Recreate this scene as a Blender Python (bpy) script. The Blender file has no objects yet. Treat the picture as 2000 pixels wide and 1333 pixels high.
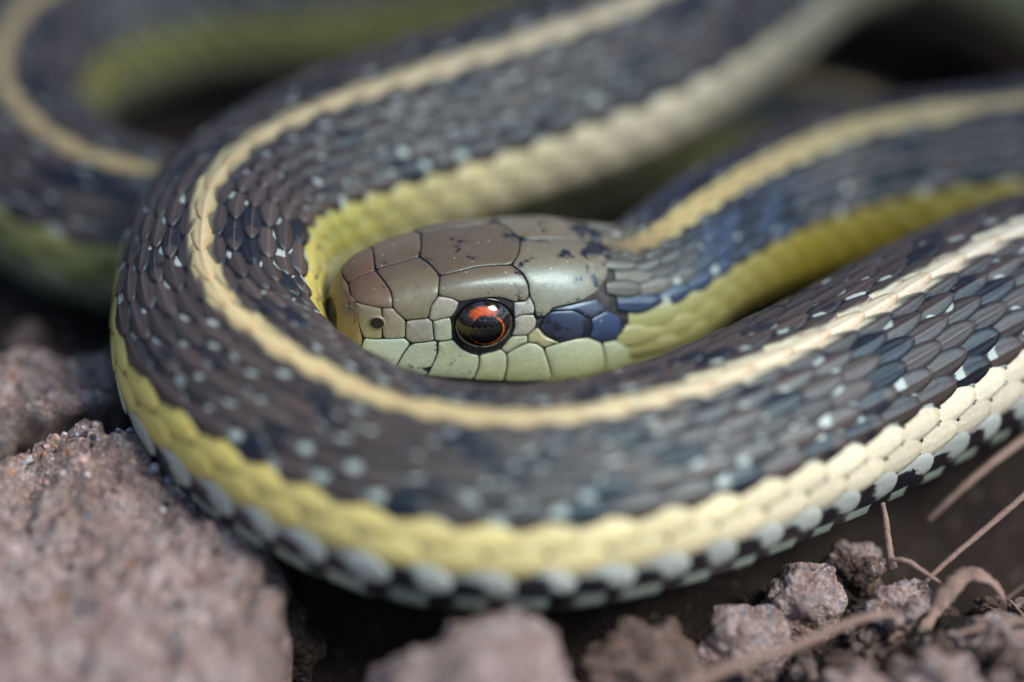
import bpy, math, random
import numpy as np
from mathutils import Vector, Matrix, noise

# one unit is 4 mm: a close-up of a small snake
scene = bpy.context.scene
scene.unit_settings.system = 'METRIC'
scene.unit_settings.scale_length = 0.004

# ------------------------------------------------------------------ camera
PITCH = math.radians(40.0)
DIST = 100 / 36 * 20.0
AIM = Vector((0, 0, 2.57))
cam = bpy.data.cameras.new('camera')
cam.lens = 100; cam.sensor_width = 36
cam.clip_start = 1.0; cam.clip_end = 5000
camo = bpy.data.objects.new('camera', cam)
camo.location = AIM - DIST * Vector((0, math.cos(PITCH), -math.sin(PITCH)))
camo.rotation_euler = (math.radians(90) - PITCH, 0, 0)
cam.dof.use_dof = True
cam.dof.focus_distance = DIST + 0.15
cam.dof.aperture_fstop = 0.0198
cam.dof.aperture_blades = 9
scene.collection.objects.link(camo)
scene.camera = camo

# ------------------------------------------------------------------ light
SUN_EL, SUN_AZ = 52.0, 112.0          # azimuth: degrees to the right of the view direction
world = bpy.data.worlds.new('World'); scene.world = world
world.use_nodes = True
wn = world.node_tree.nodes; wl = world.node_tree.links
sky = wn.new('ShaderNodeTexSky'); sky.sky_type = 'NISHITA'; sky.sun_disc = False
sky.sun_elevation = math.radians(SUN_EL); sky.sun_rotation = math.radians(SUN_AZ)
wl.new(sky.outputs[0], wn['Background'].inputs[0])
wn['Background'].inputs[1].default_value = 0.085
sl = bpy.data.lights.new('sun', 'SUN'); sl.energy = 1.3; sl.angle = math.radians(24); sl.color = (1.0, .96, .86)
so = bpy.data.objects.new('sun', sl)
_a, _e = math.radians(SUN_AZ), math.radians(SUN_EL)
sdir = Vector((math.sin(_a) * math.cos(_e), math.cos(_a) * math.cos(_e), math.sin(_e)))
so.rotation_euler = sdir.to_track_quat('Z', 'Y').to_euler()
so.location = sdir * 60
scene.collection.objects.link(so)
scene.view_settings.view_transform = 'Standard'; scene.view_settings.look = 'None'
scene.view_settings.exposure = 1.68; scene.view_settings.gamma = 1.0
scene.view_settings.use_curve_mapping = False

# ------------------------------------------------------------------ helpers
COL = scene.collection
def link(name, me, mat=None, parent=None):
    o = bpy.data.objects.new(name, me)
    if mat is not None and len(me.materials) == 0: me.materials.append(mat)
    COL.objects.link(o)
    if parent is not None: o.parent = parent
    return o
def mesh(name, V, F, smooth=True):
    me = bpy.data.meshes.new(name)
    me.from_pydata(np.asarray(V, float).tolist(), [], [list(map(int, f)) for f in F])
    if smooth: me.polygons.foreach_set('use_smooth', [True] * len(me.polygons))
    me.update()
    return me
def attr(me, name, data, kind='FLOAT_COLOR'):
    a = me.attributes.new(name, kind, 'POINT'); data = np.asarray(data, np.float32)
    if kind == 'FLOAT_COLOR':
        if data.shape[1] == 3: data = np.concatenate([data, np.ones((len(data), 1), np.float32)], 1)
        a.data.foreach_set('color', data.ravel())
    else: a.data.foreach_set('value', data.ravel())
def tag(o, label=None, cat=None, group=None, kind=None):
    for k, v in (('label', label), ('category', cat), ('group', group), ('kind', kind)):
        if v: o[k] = v
    return o
def grid_faces(n, m, wrap=False, base=0):
    F = []
    for i in range(n - 1):
        for j in range(m if wrap else m - 1):
            k = (j + 1) % m
            F.append((base + i * m + j, base + i * m + k, base + (i + 1) * m + k, base + (i + 1) * m + j))
    return F
def new_mat(name, rough=.5, spec=.5):
    m = bpy.data.materials.new(name); m.use_nodes = True
    nt = m.node_tree; b = nt.nodes['Principled BSDF']
    b.inputs['Roughness'].default_value = rough; b.inputs['Specular IOR Level'].default_value = spec
    return m, nt, b
def N(nt, typ, ins=None, **kw):
    n = nt.nodes.new(typ)
    for k, v in kw.items(): setattr(n, k, v)
    for k, v in (ins or {}).items():
        if isinstance(v, bpy.types.NodeSocket): nt.links.new(v, n.inputs[k])
        else: n.inputs[k].default_value = v
    return n
def math_n(nt, op, a, b=0.0, c=0.0, clamp=False):
    return N(nt, 'ShaderNodeMath', {0: a, 1: b, 2: c}, operation=op, use_clamp=clamp).outputs[0]
def mix(nt, fac, a, b, mode='MIX'):
    n = nt.nodes.new('ShaderNodeMix'); n.data_type = 'RGBA'; n.blend_type = mode
    for s, v in ((n.inputs[0], fac), (n.inputs[6], a), (n.inputs[7], b)):
        if isinstance(v, bpy.types.NodeSocket): nt.links.new(v, s)
        else: s.default_value = v if not isinstance(v, tuple) or len(v) == 4 else (*v, 1)
    return n.outputs[2]
def ramp(nt, fac, stops):
    n = nt.nodes.new('ShaderNodeValToRGB'); nt.links.new(fac, n.inputs[0]); e = n.color_ramp.elements
    while len(e) < len(stops): e.new(.5)
    for x, (p, c) in zip(e, stops): x.position = p; x.color = c if len(c) == 4 else (*c, 1)
    return n.outputs[0]
def noise_n(nt, scale, detail=4, rough=.6, vec=None, out=0, dist=0.0):
    n = N(nt, 'ShaderNodeTexNoise', {'Scale': scale, 'Detail': detail, 'Roughness': rough, 'Distortion': dist})
    if vec is not None: nt.links.new(vec, n.inputs['Vector'])
    return n.outputs[out]
def smooth(nt, v, lo, hi):
    n = N(nt, 'ShaderNodeMapRange', {'Value': v, 'From Min': lo, 'From Max': hi}, interpolation_type='SMOOTHSTEP')
    return n.outputs[0]

# ------------------------------------------------------------------ materials
def make_scale_mat(name, rough, coat, bump, freckle):
    m, nt, b = new_mat(name, rough, .5)
    oc = N(nt, 'ShaderNodeTexCoord').outputs['Object']
    base = N(nt, 'ShaderNodeAttribute', attribute_name='Col').outputs['Color']
    dark = N(nt, 'ShaderNodeAttribute', attribute_name='Dark').outputs['Fac']
    pale = N(nt, 'ShaderNodeAttribute', attribute_name='Pale').outputs['Fac']
    n1 = noise_n(nt, 7.0, 6, .7, oc)
    n2 = noise_n(nt, 34.0, 3, .6, oc)
    v = math_n(nt, 'MULTIPLY_ADD', n1, .5, .75)
    col = mix(nt, 1.0, base, N(nt, 'ShaderNodeCombineColor', {0: v, 1: v, 2: v}).outputs[0], 'MULTIPLY')
    fr = smooth(nt, n2, .36, .50)
    col = mix(nt, math_n(nt, 'MULTIPLY', math_n(nt, 'SUBTRACT', 1.0, fr), freckle), col, mix(nt, .7, col, (.012, .010, .010)))
    pm = smooth(nt, math_n(nt, 'ADD', pale, math_n(nt, 'MULTIPLY_ADD', n1, .7, -.35)), .42, .6)
    col = mix(nt, pm, col, (.40, .47, .44))
    nd = math_n(nt, 'ADD', math_n(nt, 'MULTIPLY_ADD', n2, .6, -.3), math_n(nt, 'MULTIPLY_ADD', n1, .6, -.3))
    if name == 'head_plate':
        nd = math_n(nt, 'ADD', math_n(nt, 'MULTIPLY_ADD', noise_n(nt, 2.6, 4, .65, oc), 1.5, -.75), math_n(nt, 'MULTIPLY_ADD', n2, .35, -.17))
    dm = smooth(nt, math_n(nt, 'ADD', dark, nd), .42, .56)
    col = mix(nt, dm, col, (.010, .010, .015))
    if name == 'head_plate':
        vd = N(nt, 'ShaderNodeTexVoronoi', {'Scale': 9.0, 'Vector': oc}); hs = N(nt, 'ShaderNodeSeparateColor', {0: vd.outputs['Color']})
        sp = math_n(nt, 'MULTIPLY', math_n(nt, 'LESS_THAN', vd.outputs['Distance'], .13), math_n(nt, 'GREATER_THAN', hs.outputs[0], .78))
        col = mix(nt, sp, col, (.55, .52, .48))
    nt.links.new(col, b.inputs['Base Color'])
    nt.links.new(math_n(nt, 'MULTIPLY_ADD', n2, .25, rough - .1), b.inputs['Roughness'])
    b.inputs['Coat Weight'].default_value = coat; b.inputs['Coat Roughness'].default_value = .28
    b.inputs['Thin Film Thickness'].default_value = 330.0; b.inputs['Thin Film IOR'].default_value = 1.485; b.inputs['Specular IOR Level'].default_value = .6
    bp = N(nt, 'ShaderNodeBump', {'Strength': bump, 'Distance': .03, 'Height': math_n(nt, 'ADD', n2, math_n(nt, 'MULTIPLY', n1, 1.5))})
    nt.links.new(bp.outputs[0], b.inputs['Normal'])
    return m
M_SCALE = make_scale_mat('keeled_scale', .34, .22, .4, .3)
M_HEAD = make_scale_mat('head_plate', .31, .28, .18, .4)
m, nt, b = new_mat('skin', .5, .4); M_SKIN = m
oc = N(nt, 'ShaderNodeTexCoord').outputs['Object']
nt.links.new(ramp(nt, noise_n(nt, 3.5, 4, .6, oc), [(.45, (.012, .011, .013)), (.68, (.05, .055, .055))]), b.inputs['Base Color'])
def flat_mat(name, col, rough, coat=0.0):
    m, nt, b = new_mat(name, rough); oc = N(nt, 'ShaderNodeTexCoord').outputs['Object']
    k = noise_n(nt, 9.0, 4, .6, oc)
    nt.links.new(mix(nt, k, tuple(c * .6 for c in col), tuple(min(1, c * 1.35) for c in col)), b.inputs['Base Color'])
    b.inputs['Coat Weight'].default_value = coat; b.inputs['Coat Roughness'].default_value = .03
    return m
M_PUPIL = flat_mat('pupil_black', (.003, .003, .006), .08, 1.0)
M_NOSTRIL = flat_mat('nostril_black', (.006, .005, .005), .6)
m, nt, b = new_mat('iris', .12); M_IRIS = m
u = N(nt, 'ShaderNodeAttribute', attribute_name='Fire').outputs['Fac']
oc = N(nt, 'ShaderNodeTexCoord').outputs['Object']
k = noise_n(nt, 11.0, 5, .7, oc)
f = smooth(nt, math_n(nt, 'ADD', u, math_n(nt, 'MULTIPLY_ADD', k, 1.3, -.65)), .3, .75)
nt.links.new(mix(nt, f, (.012, .008, .006), mix(nt, noise_n(nt, 17.0, 3, .6, oc), (.20, .014, .005), (.80, .15, .014))), b.inputs['Base Color'])
b.inputs['Coat Weight'].default_value = 1.0; b.inputs['Coat Roughness'].default_value = .02

def stone_mat(name, tones, grain=5.0, dirt=(.10, .065, .04), dirt_amt=.5, grain_amt=1.0):
    """crumbly sandstone: two tones, brown dirt, and separate mineral grains"""
    m, nt, b = new_mat(name, .75, .35)
    oc = N(nt, 'ShaderNodeTexCoord').outputs['Object']
    big = noise_n(nt, .55, 5, .62, oc); mid = noise_n(nt, 2.2, 5, .65, oc); fine = noise_n(nt, 14.0, 4, .7, oc)
    col = mix(nt, smooth(nt, mid, .35, .68), tones[0], tones[1])
    col = mix(nt, math_n(nt, 'MULTIPLY', smooth(nt, big, .5, .64), dirt_amt), col, dirt)
    vo = N(nt, 'ShaderNodeTexVoronoi', {'Scale': grain, 'Randomness': 1.0, 'Vector': oc})
    hue = N(nt, 'ShaderNodeSeparateColor', {0: vo.outputs['Color']})
    gcol = ramp(nt, hue.outputs[0], [(0.0, (.52, .50, .56)), (.3, (.40, .30, .28)), (.5, (.38, .17, .08)), (.62, (.05, .05, .055)), (.8, (.30, .32, .40)), (1.0, (.62, .56, .54))])
    gm = math_n(nt, 'MULTIPLY', math_n(nt, 'LESS_THAN', vo.outputs['Distance'], .36), math_n(nt, 'GREATER_THAN', hue.outputs[1], .62))
    gm = math_n(nt, 'MULTIPLY', gm, grain_amt)
    col = mix(nt, gm, col, gcol)
    v2 = N(nt, 'ShaderNodeTexVoronoi', {'Scale': 11.0, 'Vector': oc}); g2 = N(nt, 'ShaderNodeSeparateColor', {0: v2.outputs['Color']})
    kk = math_n(nt, 'MULTIPLY_ADD', g2.outputs[0], .7, .62)
    col = mix(nt, 1.0, col, N(nt, 'ShaderNodeCombineColor', {0: kk, 1: kk, 2: kk}).outputs[0], 'MULTIPLY')
    col = mix(nt, math_n(nt, 'MULTIPLY', smooth(nt, fine, .40, .62), .45), mix(nt, .55, col, (.03, .02, .018)), col)
    nt.links.new(col, b.inputs['Base Color'])
    nt.links.new(math_n(nt, 'MULTIPLY_ADD', gm, -.35, .8), b.inputs['Roughness'])
    hgt = math_n(nt, 'ADD', math_n(nt, 'MULTIPLY_ADD', v2.outputs['Distance'], -.5, math_n(nt, 'MULTIPLY', fine, .6)), math_n(nt, 'MULTIPLY_ADD', gm, .5, mid))
    bp = N(nt, 'ShaderNodeBump', {'Strength': 1.0, 'Distance': .16, 'Height': hgt})
    nt.links.new(bp.outputs[0], b.inputs['Normal'])
    return m
M_PINK = stone_mat('pink_sandstone', ((.48, .335, .30), (.78, .66, .64)), 4.0, dirt=(.20, .12, .065))
M_BROWN = stone_mat('brown_stone', ((.20, .13, .095), (.36, .26, .22)), 6.0, dirt_amt=.8)
M_DARKROCK = stone_mat('dark_rock', ((.035, .03, .026), (.09, .075, .06)), 6.0, dirt=(.03, .025, .012), grain_amt=.25)
M_SOIL = stone_mat('soil', ((.013, .009, .007), (.042, .027, .020)), 3.5, dirt=(.03, .026, .010), grain_amt=.12)
M_GRAIN = [flat_mat('grain_' + n, c, .35) for n, c in (('white', (.50, .47, .47)), ('blue', (.24, .26, .33)), ('pink', (.42, .27, .25)), ('orange', (.40, .17, .07)), ('black', (.03, .03, .033)))]
m, nt, b = new_mat('twig_bark', .7); M_TWIG = m
oc = N(nt, 'ShaderNodeTexCoord').outputs['Object']
nt.links.new(mix(nt, noise_n(nt, 6.0, 5, .7, oc), (.11, .06, .046), (.38, .265, .22)), b.inputs['Base Color'])
nt.links.new(N(nt, 'ShaderNodeBump', {'Strength': .7, 'Distance': .05, 'Height': noise_n(nt, 20.0, 3, .6, oc)}).outputs[0], b.inputs['Normal'])

# ------------------------------------------------------------------ ground: one sheet out to the horizon
def bump(x, y, cx, cy, rx, ry, h):
    q = ((x - cx) / rx) ** 2 + ((y - cy) / ry) ** 2
    return h * math.exp(-q)
def ground_h(x, y):
    h = -2.3
    h += bump(x, y, 9.0, -6.3, 4.6, 3.6, 1.5)
    h -= bump(x, y, 9.0, -1.2, 5.0, 1.6, 1.3)
    h += bump(x, y, 13.0, 2.5, 4.0, 3.0, 1.0)
    h += bump(x, y, -9.5, 2.0, 4.0, 3.0, 2.0)
    h += bump(x, y, -12.0, -5.0, 6.0, 5.0, 1.5)
    h += bump(x, y, 1.5, 1.0, 4.0, 2.6, 1.6)
    h += bump(x, y, -9.0, 11.0, 5.0, 5.0, .9)
    h -= bump(x, y, -1.5, -5.0, 5.0, 2.0, 1.6)
    h -= bump(x, y, 11.8, 12.0, 2.0, 2.0, .5)
    r = math.hypot(x, y)
    h += 2.0 * min(1.0, max(0.0, (r - 24) / 30.0))
    return h
def warp(u):
    return u * 15 if abs(u) <= 1 else math.copysign(15 + 15 * (abs(u) - 1) + 300 * max(0, abs(u) - 1.25) ** 3 + 60 * (abs(u) - 1) ** 2, u)
nu = 231
us = np.linspace(-2.6, 2.6, nu)
V = []
for uy in us:
    for ux in us:
        x, y = warp(ux), warp(uy)
        z = ground_h(x, y)
        if max(abs(ux), abs(uy)) < 2.0:
            p = Vector((x, y, 0))
            z += .35 * noise.fractal(p * .55, 1.0, 2.1, 4) + .12 * noise.fractal(p * 2.6 + Vector((9, 3, 1)), .9, 2.2, 3)
        V.append((x, y, z))
tag(link('ground', mesh('ground', V, grid_faces(nu, nu)), M_SOIL), kind='structure')

# ------------------------------------------------------------------ undergrowth standing round, open towards the sun; unseen leaves added overhead shade far coils
def undergrowth_and_shade_leaves():
    rng = np.random.default_rng(7); n = 5200
    az = rng.uniform(-math.pi, math.pi, n); el = np.radians(rng.uniform(-2, 64, n)); d = rng.uniform(130, 210, n)
    da = np.abs((az - math.radians(SUN_AZ) + math.pi) % (2 * math.pi) - math.pi)
    keep = ~((da < math.radians(48)) & (el > math.radians(24))) & (rng.random(n) < 1.15 - np.degrees(el) / 90)
    az, el, d = az[keep], el[keep], d[keep]; n = len(az)
    c = np.stack([np.sin(az) * np.cos(el) * d, np.cos(az) * np.cos(el) * d, np.sin(el) * d], -1)
    a = rng.normal(size=(n, 3)); a /= np.linalg.norm(a, axis=1)[:, None]; b = np.cross(a, rng.normal(size=(n, 3))); b /= np.linalg.norm(b, axis=1)[:, None]; m = np.cross(a, b)
    L = rng.uniform(9, 20, n)[:, None]
    prof = [(-.5, 0), (-.2, .22), (.15, .24), (.5, 0), (.15, -.24), (-.2, -.22)]
    k = 46; q = np.stack([rng.uniform(0, 36, k), rng.uniform(5.5, 20, k), rng.uniform(24, 31, k)], -1)  # unseen leaves added overhead to keep the sun off the far coils
    q = np.concatenate([q, np.stack([rng.uniform(3, 11, 12), rng.uniform(-1.5, 4, 12), rng.uniform(25, 29, 12)], -1), np.stack([rng.uniform(24, 33, 12), rng.uniform(-1.5, 4, 12), rng.uniform(25, 29, 12)], -1)]); k = len(q)  # more added leaves, shading the left rear coil and the neck
    qa = rng.normal(size=(k, 3)) * (1, 1, .25); qa /= np.linalg.norm(qa, axis=1)[:, None]; qb = np.cross(qa, rng.normal(size=(k, 3)) * (.25, .25, 1) + (0, 0, 1)); qb /= np.linalg.norm(qb, axis=1)[:, None]
    c = np.concatenate([c, q]); a = np.concatenate([a, qa]); b = np.concatenate([b, qb]); m = np.cross(a, b); L = np.concatenate([L, rng.uniform(6, 11, (k, 1))]); n = len(c)
    V = np.stack([c + a * L * u + b * L * w + m * L * .12 * abs(w) * 4 for u, w in prof], 1).reshape(-1, 3)
    F = [f for i in range(n) for f in ((i*6, i*6+1, i*6+5), (i*6+1, i*6+2, i*6+4, i*6+5), (i*6+2, i*6+3, i*6+4))]
    m_, nt, bs = new_mat('leaf_green', .45); oc = N(nt, 'ShaderNodeTexCoord').outputs['Object']
    nt.links.new(ramp(nt, noise_n(nt, .02, 3, .6, oc), [(.35, (.02, .04, .012)), (.65, (.06, .085, .03))]), bs.inputs['Base Color'])
    tag(link('undergrowth_and_shade_leaves', mesh('undergrowth_and_shade_leaves', V, F, False), m_), kind='stuff')
undergrowth_and_shade_leaves()

# ------------------------------------------------------------------ rocks
def rock_mesh(name, size, seed, sub=5, rough=.22, cuts=7, fine=.05, boxy=0.0):
    import bmesh
    bm = bmesh.new(); bmesh.ops.create_icosphere(bm, subdivisions=sub, radius=1.0)
    rng = random.Random(seed); off = Vector((rng.uniform(-50, 50), rng.uniform(-50, 50), rng.uniform(-50, 50)))
    planes = [(Vector((rng.gauss(0, 1), rng.gauss(0, 1), rng.gauss(0, .8))).normalized(), rng.uniform(.62, .9)) for _ in range(cuts)]
    sz = Vector(size); smax = max(size)
    for v in bm.verts:
        p = v.co.copy()
        if boxy:
            mx = max(abs(p.x), abs(p.y), abs(p.z)); p = p.lerp(p / mx * .86, boxy)
        for n, d in planes:
            e = p.dot(n) - d
            if e > 0: p -= n * e * .85
        w = Vector((p.x * sz.x, p.y * sz.y, p.z * sz.z))
        nn = v.co.normalized()
        d = rough * min(sz) * noise.fractal(w * (1.2 / min(sz)) + off, 1.0, 2.0, 4)
        d += fine * noise.fractal(w * 2.4 + off, .8, 2.2, 4)
        d += fine * .8 * (.5 - noise.cell_vector(w * 3.1 + off).x) * 0.6
        v.co = w + nn * d
    for f in bm.faces: f.smooth = True
    me = bpy.data.meshes.new(name); bm.to_mesh(me); bm.free()
    return me
def rock(name, loc, size, seed, mat, label, group=None, rot=(0, 0, 0), cat='rock', **kw):
    o = link(name, rock_mesh(name, size, seed, **kw), mat)
    o.location = loc; o.rotation_euler = tuple(math.radians(a) for a in rot)
    return tag(o, label, cat, group)
from mathutils.bvhtree import BVHTree
def slab_mesh(name, outline, top, zb, seed, M=300, fine=1.0):
    """a broken slab: ragged outline, sloping top, steep sides"""
    o = np.array(outline, float); c = np.concatenate([o, o[:1]])
    L = np.concatenate([[0], np.cumsum(np.linalg.norm(np.diff(c, axis=0), axis=1))]); s = np.linspace(0, L[-1], M, endpoint=False)
    q = np.stack([np.interp(s, L, c[:, 0]), np.interp(s, L, c[:, 1])], 1)
    for _ in range(3): q = .5 * q + .25 * (np.roll(q, 1, 0) + np.roll(q, -1, 0))
    cen = q.mean(0); off = Vector((seed * 7.3, seed * 3.1, seed))
    rings = [(1.02, 0.0), (1.02, .2), (1.01, .4), (1.0, .6), (1.0, .78), (.998, .9), (.992, .97), (.982, 1.0)] + [(f, 1.0) for f in np.linspace(.965, .0, 64)]
    V = []
    for f, hz in rings:
        for p in q:
            x, y = cen + (p - cen) * f; zt = top(x, y); z = zb + (zt - zb) * hz
            w = Vector((x, y, z)) + off
            d = .30 * (noise.voronoi(w * .9)[0][0] - .45) + .16 * (noise.voronoi(w * 2.7)[0][0] - .4) + .30 * noise.fractal(w * .75, 1.0, 2.0, 3) + fine * (.20 * noise.fractal(w * 2.3, .9, 2.1, 4) + .08 * noise.fractal(w * 7.0, .8, 2.2, 3) + .05 * max(0, .35 - noise.voronoi(w * 3.2)[0][0]) * 2)
            if f > .99:
                e = (p - cen) / np.linalg.norm(p - cen); x += e[0] * d * 1.2; y += e[1] * d * 1.2
                if hz > .8: z += d * .7
            else: z += d
            V.append((x, y, z))
    n = len(rings)
    return mesh(name, V, grid_faces(n, M, True))
def bvh_of(o):
    return BVHTree.FromPolygons([o.matrix_basis @ v.co for v in o.data.vertices], [list(p.vertices) for p in o.data.polygons])

left_rock = tag(link('rock', slab_mesh('rock', [(-13.5, -1.9), (-11.5, -1.7), (-9.9, -1.75), (-9.0, -1.15), (-8.2, -1.0), (-7.4, -1.3), (-6.9, -1.9), (-6.0, -2.7), (-5.2, -3.3), (-4.62, -3.85), (-4.5, -5.0), (-4.65, -7.0), (-4.9, -10.0), (-9, -12), (-14, -10)],
    lambda x, y: 1.0 - .35 * max(0, min(1, (x + 7) / 2.5)) - .10 * max(0, -2.5 - y) * .9 + .22 * math.exp(-((y + 1.6) / .8) ** 2), -2.6, 3), M_PINK),
    'large pinkish grey rock with a flat top beside the outer bend of the snake', 'rock')
tag(link('rock', slab_mesh('rock', [(-14, .4), (-11, .1), (-9.2, .1), (-7.9, .5), (-7.7, 1.3), (-8.3, 2.1), (-10, 2.3), (-14, 2.4)],
    lambda x, y: .62 - .12 * (y - 1), -2.4, 8, M=160), M_PINK), 'reddish rock lying behind the large flat pinkish rock', 'rock')
rock('rock', (-4.55, -3.55, -2.35), (.75, .8, 1.2), 21, M_DARKROCK, 'dark crumbly rock in the black hollow under the flat pinkish rock', sub=6, rough=.35, fine=.12)
rock('rock', (-.45, -7.25, -.75), (2.4, 1.9, 2.15), 5, M_PINK, 'smooth pinkish brown rock standing up in front of the snake coil', sub=6, rough=.30, cuts=10, fine=.08)
rock('rock', (2.45, -5.45, -1.3), (1.25, 1.1, 1.05), 9, M_BROWN, 'brown grainy lump of stone beside the smooth pinkish brown rock', sub=6, rough=.3, fine=.12)
rock('stone', (5.72, -3.25, -1.35), (.86, .72, .78), 14, M_PINK, 'pale pink stone touching the belly of the snake', cat='stone', sub=6, rough=.26, fine=.07, cuts=5)
rock('stone', (4.5, -4.25, -1.55), (.84, .78, .78), 17, M_PINK, 'greyish pink stone between the pale pink stone and the brown lump', cat='stone', sub=5, rough=.3, fine=.07)
rock('stone', (7.6, -3.75, -1.15), (.62, .62, .62), 23, M_PINK, 'knobbly pink stone with a short twig stuck up from its top', cat='stone', sub=6, rough=.36, fine=.09)
rock('stone', (6.95, -2.35, -1.45), (.45, .4, .45), 27, M_BROWN, 'small grey stone half under the snake behind the pale pink stone', cat='stone', sub=5, rough=.34, fine=.08)
rock('stone', (9.2, -4.9, -1.05), (.95, .7, .5), 31, M_PINK, 'jagged brownish stone under the curled bark strip', cat='stone', sub=6, rough=.42, fine=.13)
rock('stone', (8.15, -6.0, -.75), (.8, .75, .62), 33, M_PINK, 'whitish pink stone at the lower edge among the soil crumbs', cat='stone', sub=5, rough=.36, fine=.1)
rock('stone', (9.7, -7.0, -.9), (.95, .9, .75), 38, M_BROWN, 'dark brown clod in the lower corner', cat='stone', sub=5, rough=.3, fine=.1)
rock('stone', (6.3, -6.3, -.95), (.75, .7, .6), 41, M_PINK, 'blurred pinkish stone under the bare pink stem', cat='stone', sub=5, rough=.34, fine=.1)
rock('stone', (6.75, -1.75, -1.75), (.5, .45, .45), 51, M_PINK, 'dusty stone deep in the shade under the snake belly', cat='stone', sub=5, rough=.34, fine=.08)


# ------------------------------------------------------------------ the snake
SPINE = np.array([[2.21, 2.62, 1.5, 1.42, 1.33, 0.0],
 [3.99, 4.47, 1.33, 1.46, 1.34, 4.0],
 [5.3, 5.92, 1.02, 1.58, 1.48, 4.0],
 [7.12, 7.14, 0.9, 1.7, 1.6, 4.0],
 [8.85, 7.61, 0.95, 1.75, 1.65, 2.0],
 [11.12, 8.12, 0.9, 1.8, 1.7, 0.0],
 [13.6, 9.2, 1.0, 1.85, 1.75, 0.0],
 [14.6, 11.8, 1.1, 1.9, 1.8, 0.0],
 [13.2, 15.2, 1.4, 1.95, 1.8, -5.0],
 [10.2, 17.3, 1.7, 2.0, 1.9, -8.0],
 [7.2, 15.8, 1.9, 2.05, 1.95, -12.0],
 [5.2, 13.2, 2.0, 2.08, 1.98, -14.0],
 [2.51, 10.26, 2.06, 2.1, 2.0, -14.0],
 [-0.27, 8.41, 2.11, 2.1, 2.0, -14.0],
 [-1.84, 7.52, 2.1, 2.1, 2.0, -13.0],
 [-3.39, 6.54, 2.08, 2.1, 2.0, -10.0],
 [-4.55, 5.55, 2.06, 2.1, 2.0, -5.0],
 [-5.43, 4.4, 2.05, 2.1, 2.0, 0.0],
 [-5.83, 3.08, 2.06, 2.1, 2.0, 5.0],
 [-5.84, 1.83, 2.07, 2.1, 2.0, 8.0],
 [-5.79, 0.7, 2.01, 2.1, 2.0, 5.0],
 [-5.48, -0.34, 1.94, 2.08, 2.0, 2.0],
 [-4.76, -1.36, 1.89, 2.05, 1.97, -1.0],
 [-3.48, -2.41, 1.75, 2.05, 1.97, -2.0],
 [-1.98, -3.2, 1.68, 2.05, 1.97, -2.0],
 [-0.56, -3.43, 1.63, 2.05, 1.97, 0.0],
 [1.29, -3.19, 1.53, 2.05, 1.97, 1.0],
 [3.19, -2.33, 1.36, 2.07, 2.0, 3.0],
 [4.67, -1.32, 1.21, 2.1, 2.05, 5.0],
 [6.8, 0.37, 0.96, 2.12, 2.15, 5.0],
 [8.52, 1.84, 0.84, 2.15, 2.22, 4.0],
 [10.28, 3.09, 0.75, 2.15, 2.25, 2.0],
 [13.4, 4.4, 0.7, 2.15, 2.25, 0.0],
 [17.0, 5.6, 0.7, 2.1, 2.0, 0.0],
 [19.6, 9.0, 0.6, 2.1, 2.0, 0.0],
 [20.0, 14.0, 0.6, 2.1, 2.0, 0.0],
 [17.5, 18.8, 0.6, 2.1, 2.0, 0.0],
 [12.0, 21.3, 0.6, 2.05, 1.95, 0.0],
 [6.0, 20.2, 0.6, 2.0, 1.9, 0.0],
 [1.0, 17.0, 0.6, 1.95, 1.85, -6.0],
 [-4.5, 15.4, 0.6, 1.9, 1.8, -8.0],
 [-8.4, 14.7, 0.6, 1.9, 1.8, -8.0],
 [-10.8, 12.8, 0.6, 1.9, 1.8, -4.0],
 [-11.4, 10.0, 0.6, 1.9, 1.8, 0.0],
 [-10.6, 8.1, 0.6, 1.9, 1.8, 3.0],
 [-9.1, 6.7, 0.55, 1.85, 1.75, 4.0],
 [-7.2, 6.2, 0.35, 1.8, 1.7, 4.0],
 [-5.0, 6.6, -0.5, 1.7, 1.5, 0.0],
 [-2.0, 8.6, -1.2, 1.5, 1.35, 0.0],
 [1.0, 11.2, -1.4, 1.35, 1.2, 0.0],
 [4.0, 12.5, -1.4, 1.25, 1.15, 0.0],
 [6.5, 12.9, -1.2, 1.2, 1.1, 6.0],
 [8.5, 12.5, -1.3, 1.0, 0.95, 6.0],
 [10.2, 11.6, -1.8, 0.75, 0.7, 0.0],
 [11.6, 11.8, -2.1, 0.45, 0.42, 0.0],
 [12.0, 13.0, -2.2, 0.12, 0.1, 0.0]])   # x, y, z, half width, half height, roll
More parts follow.
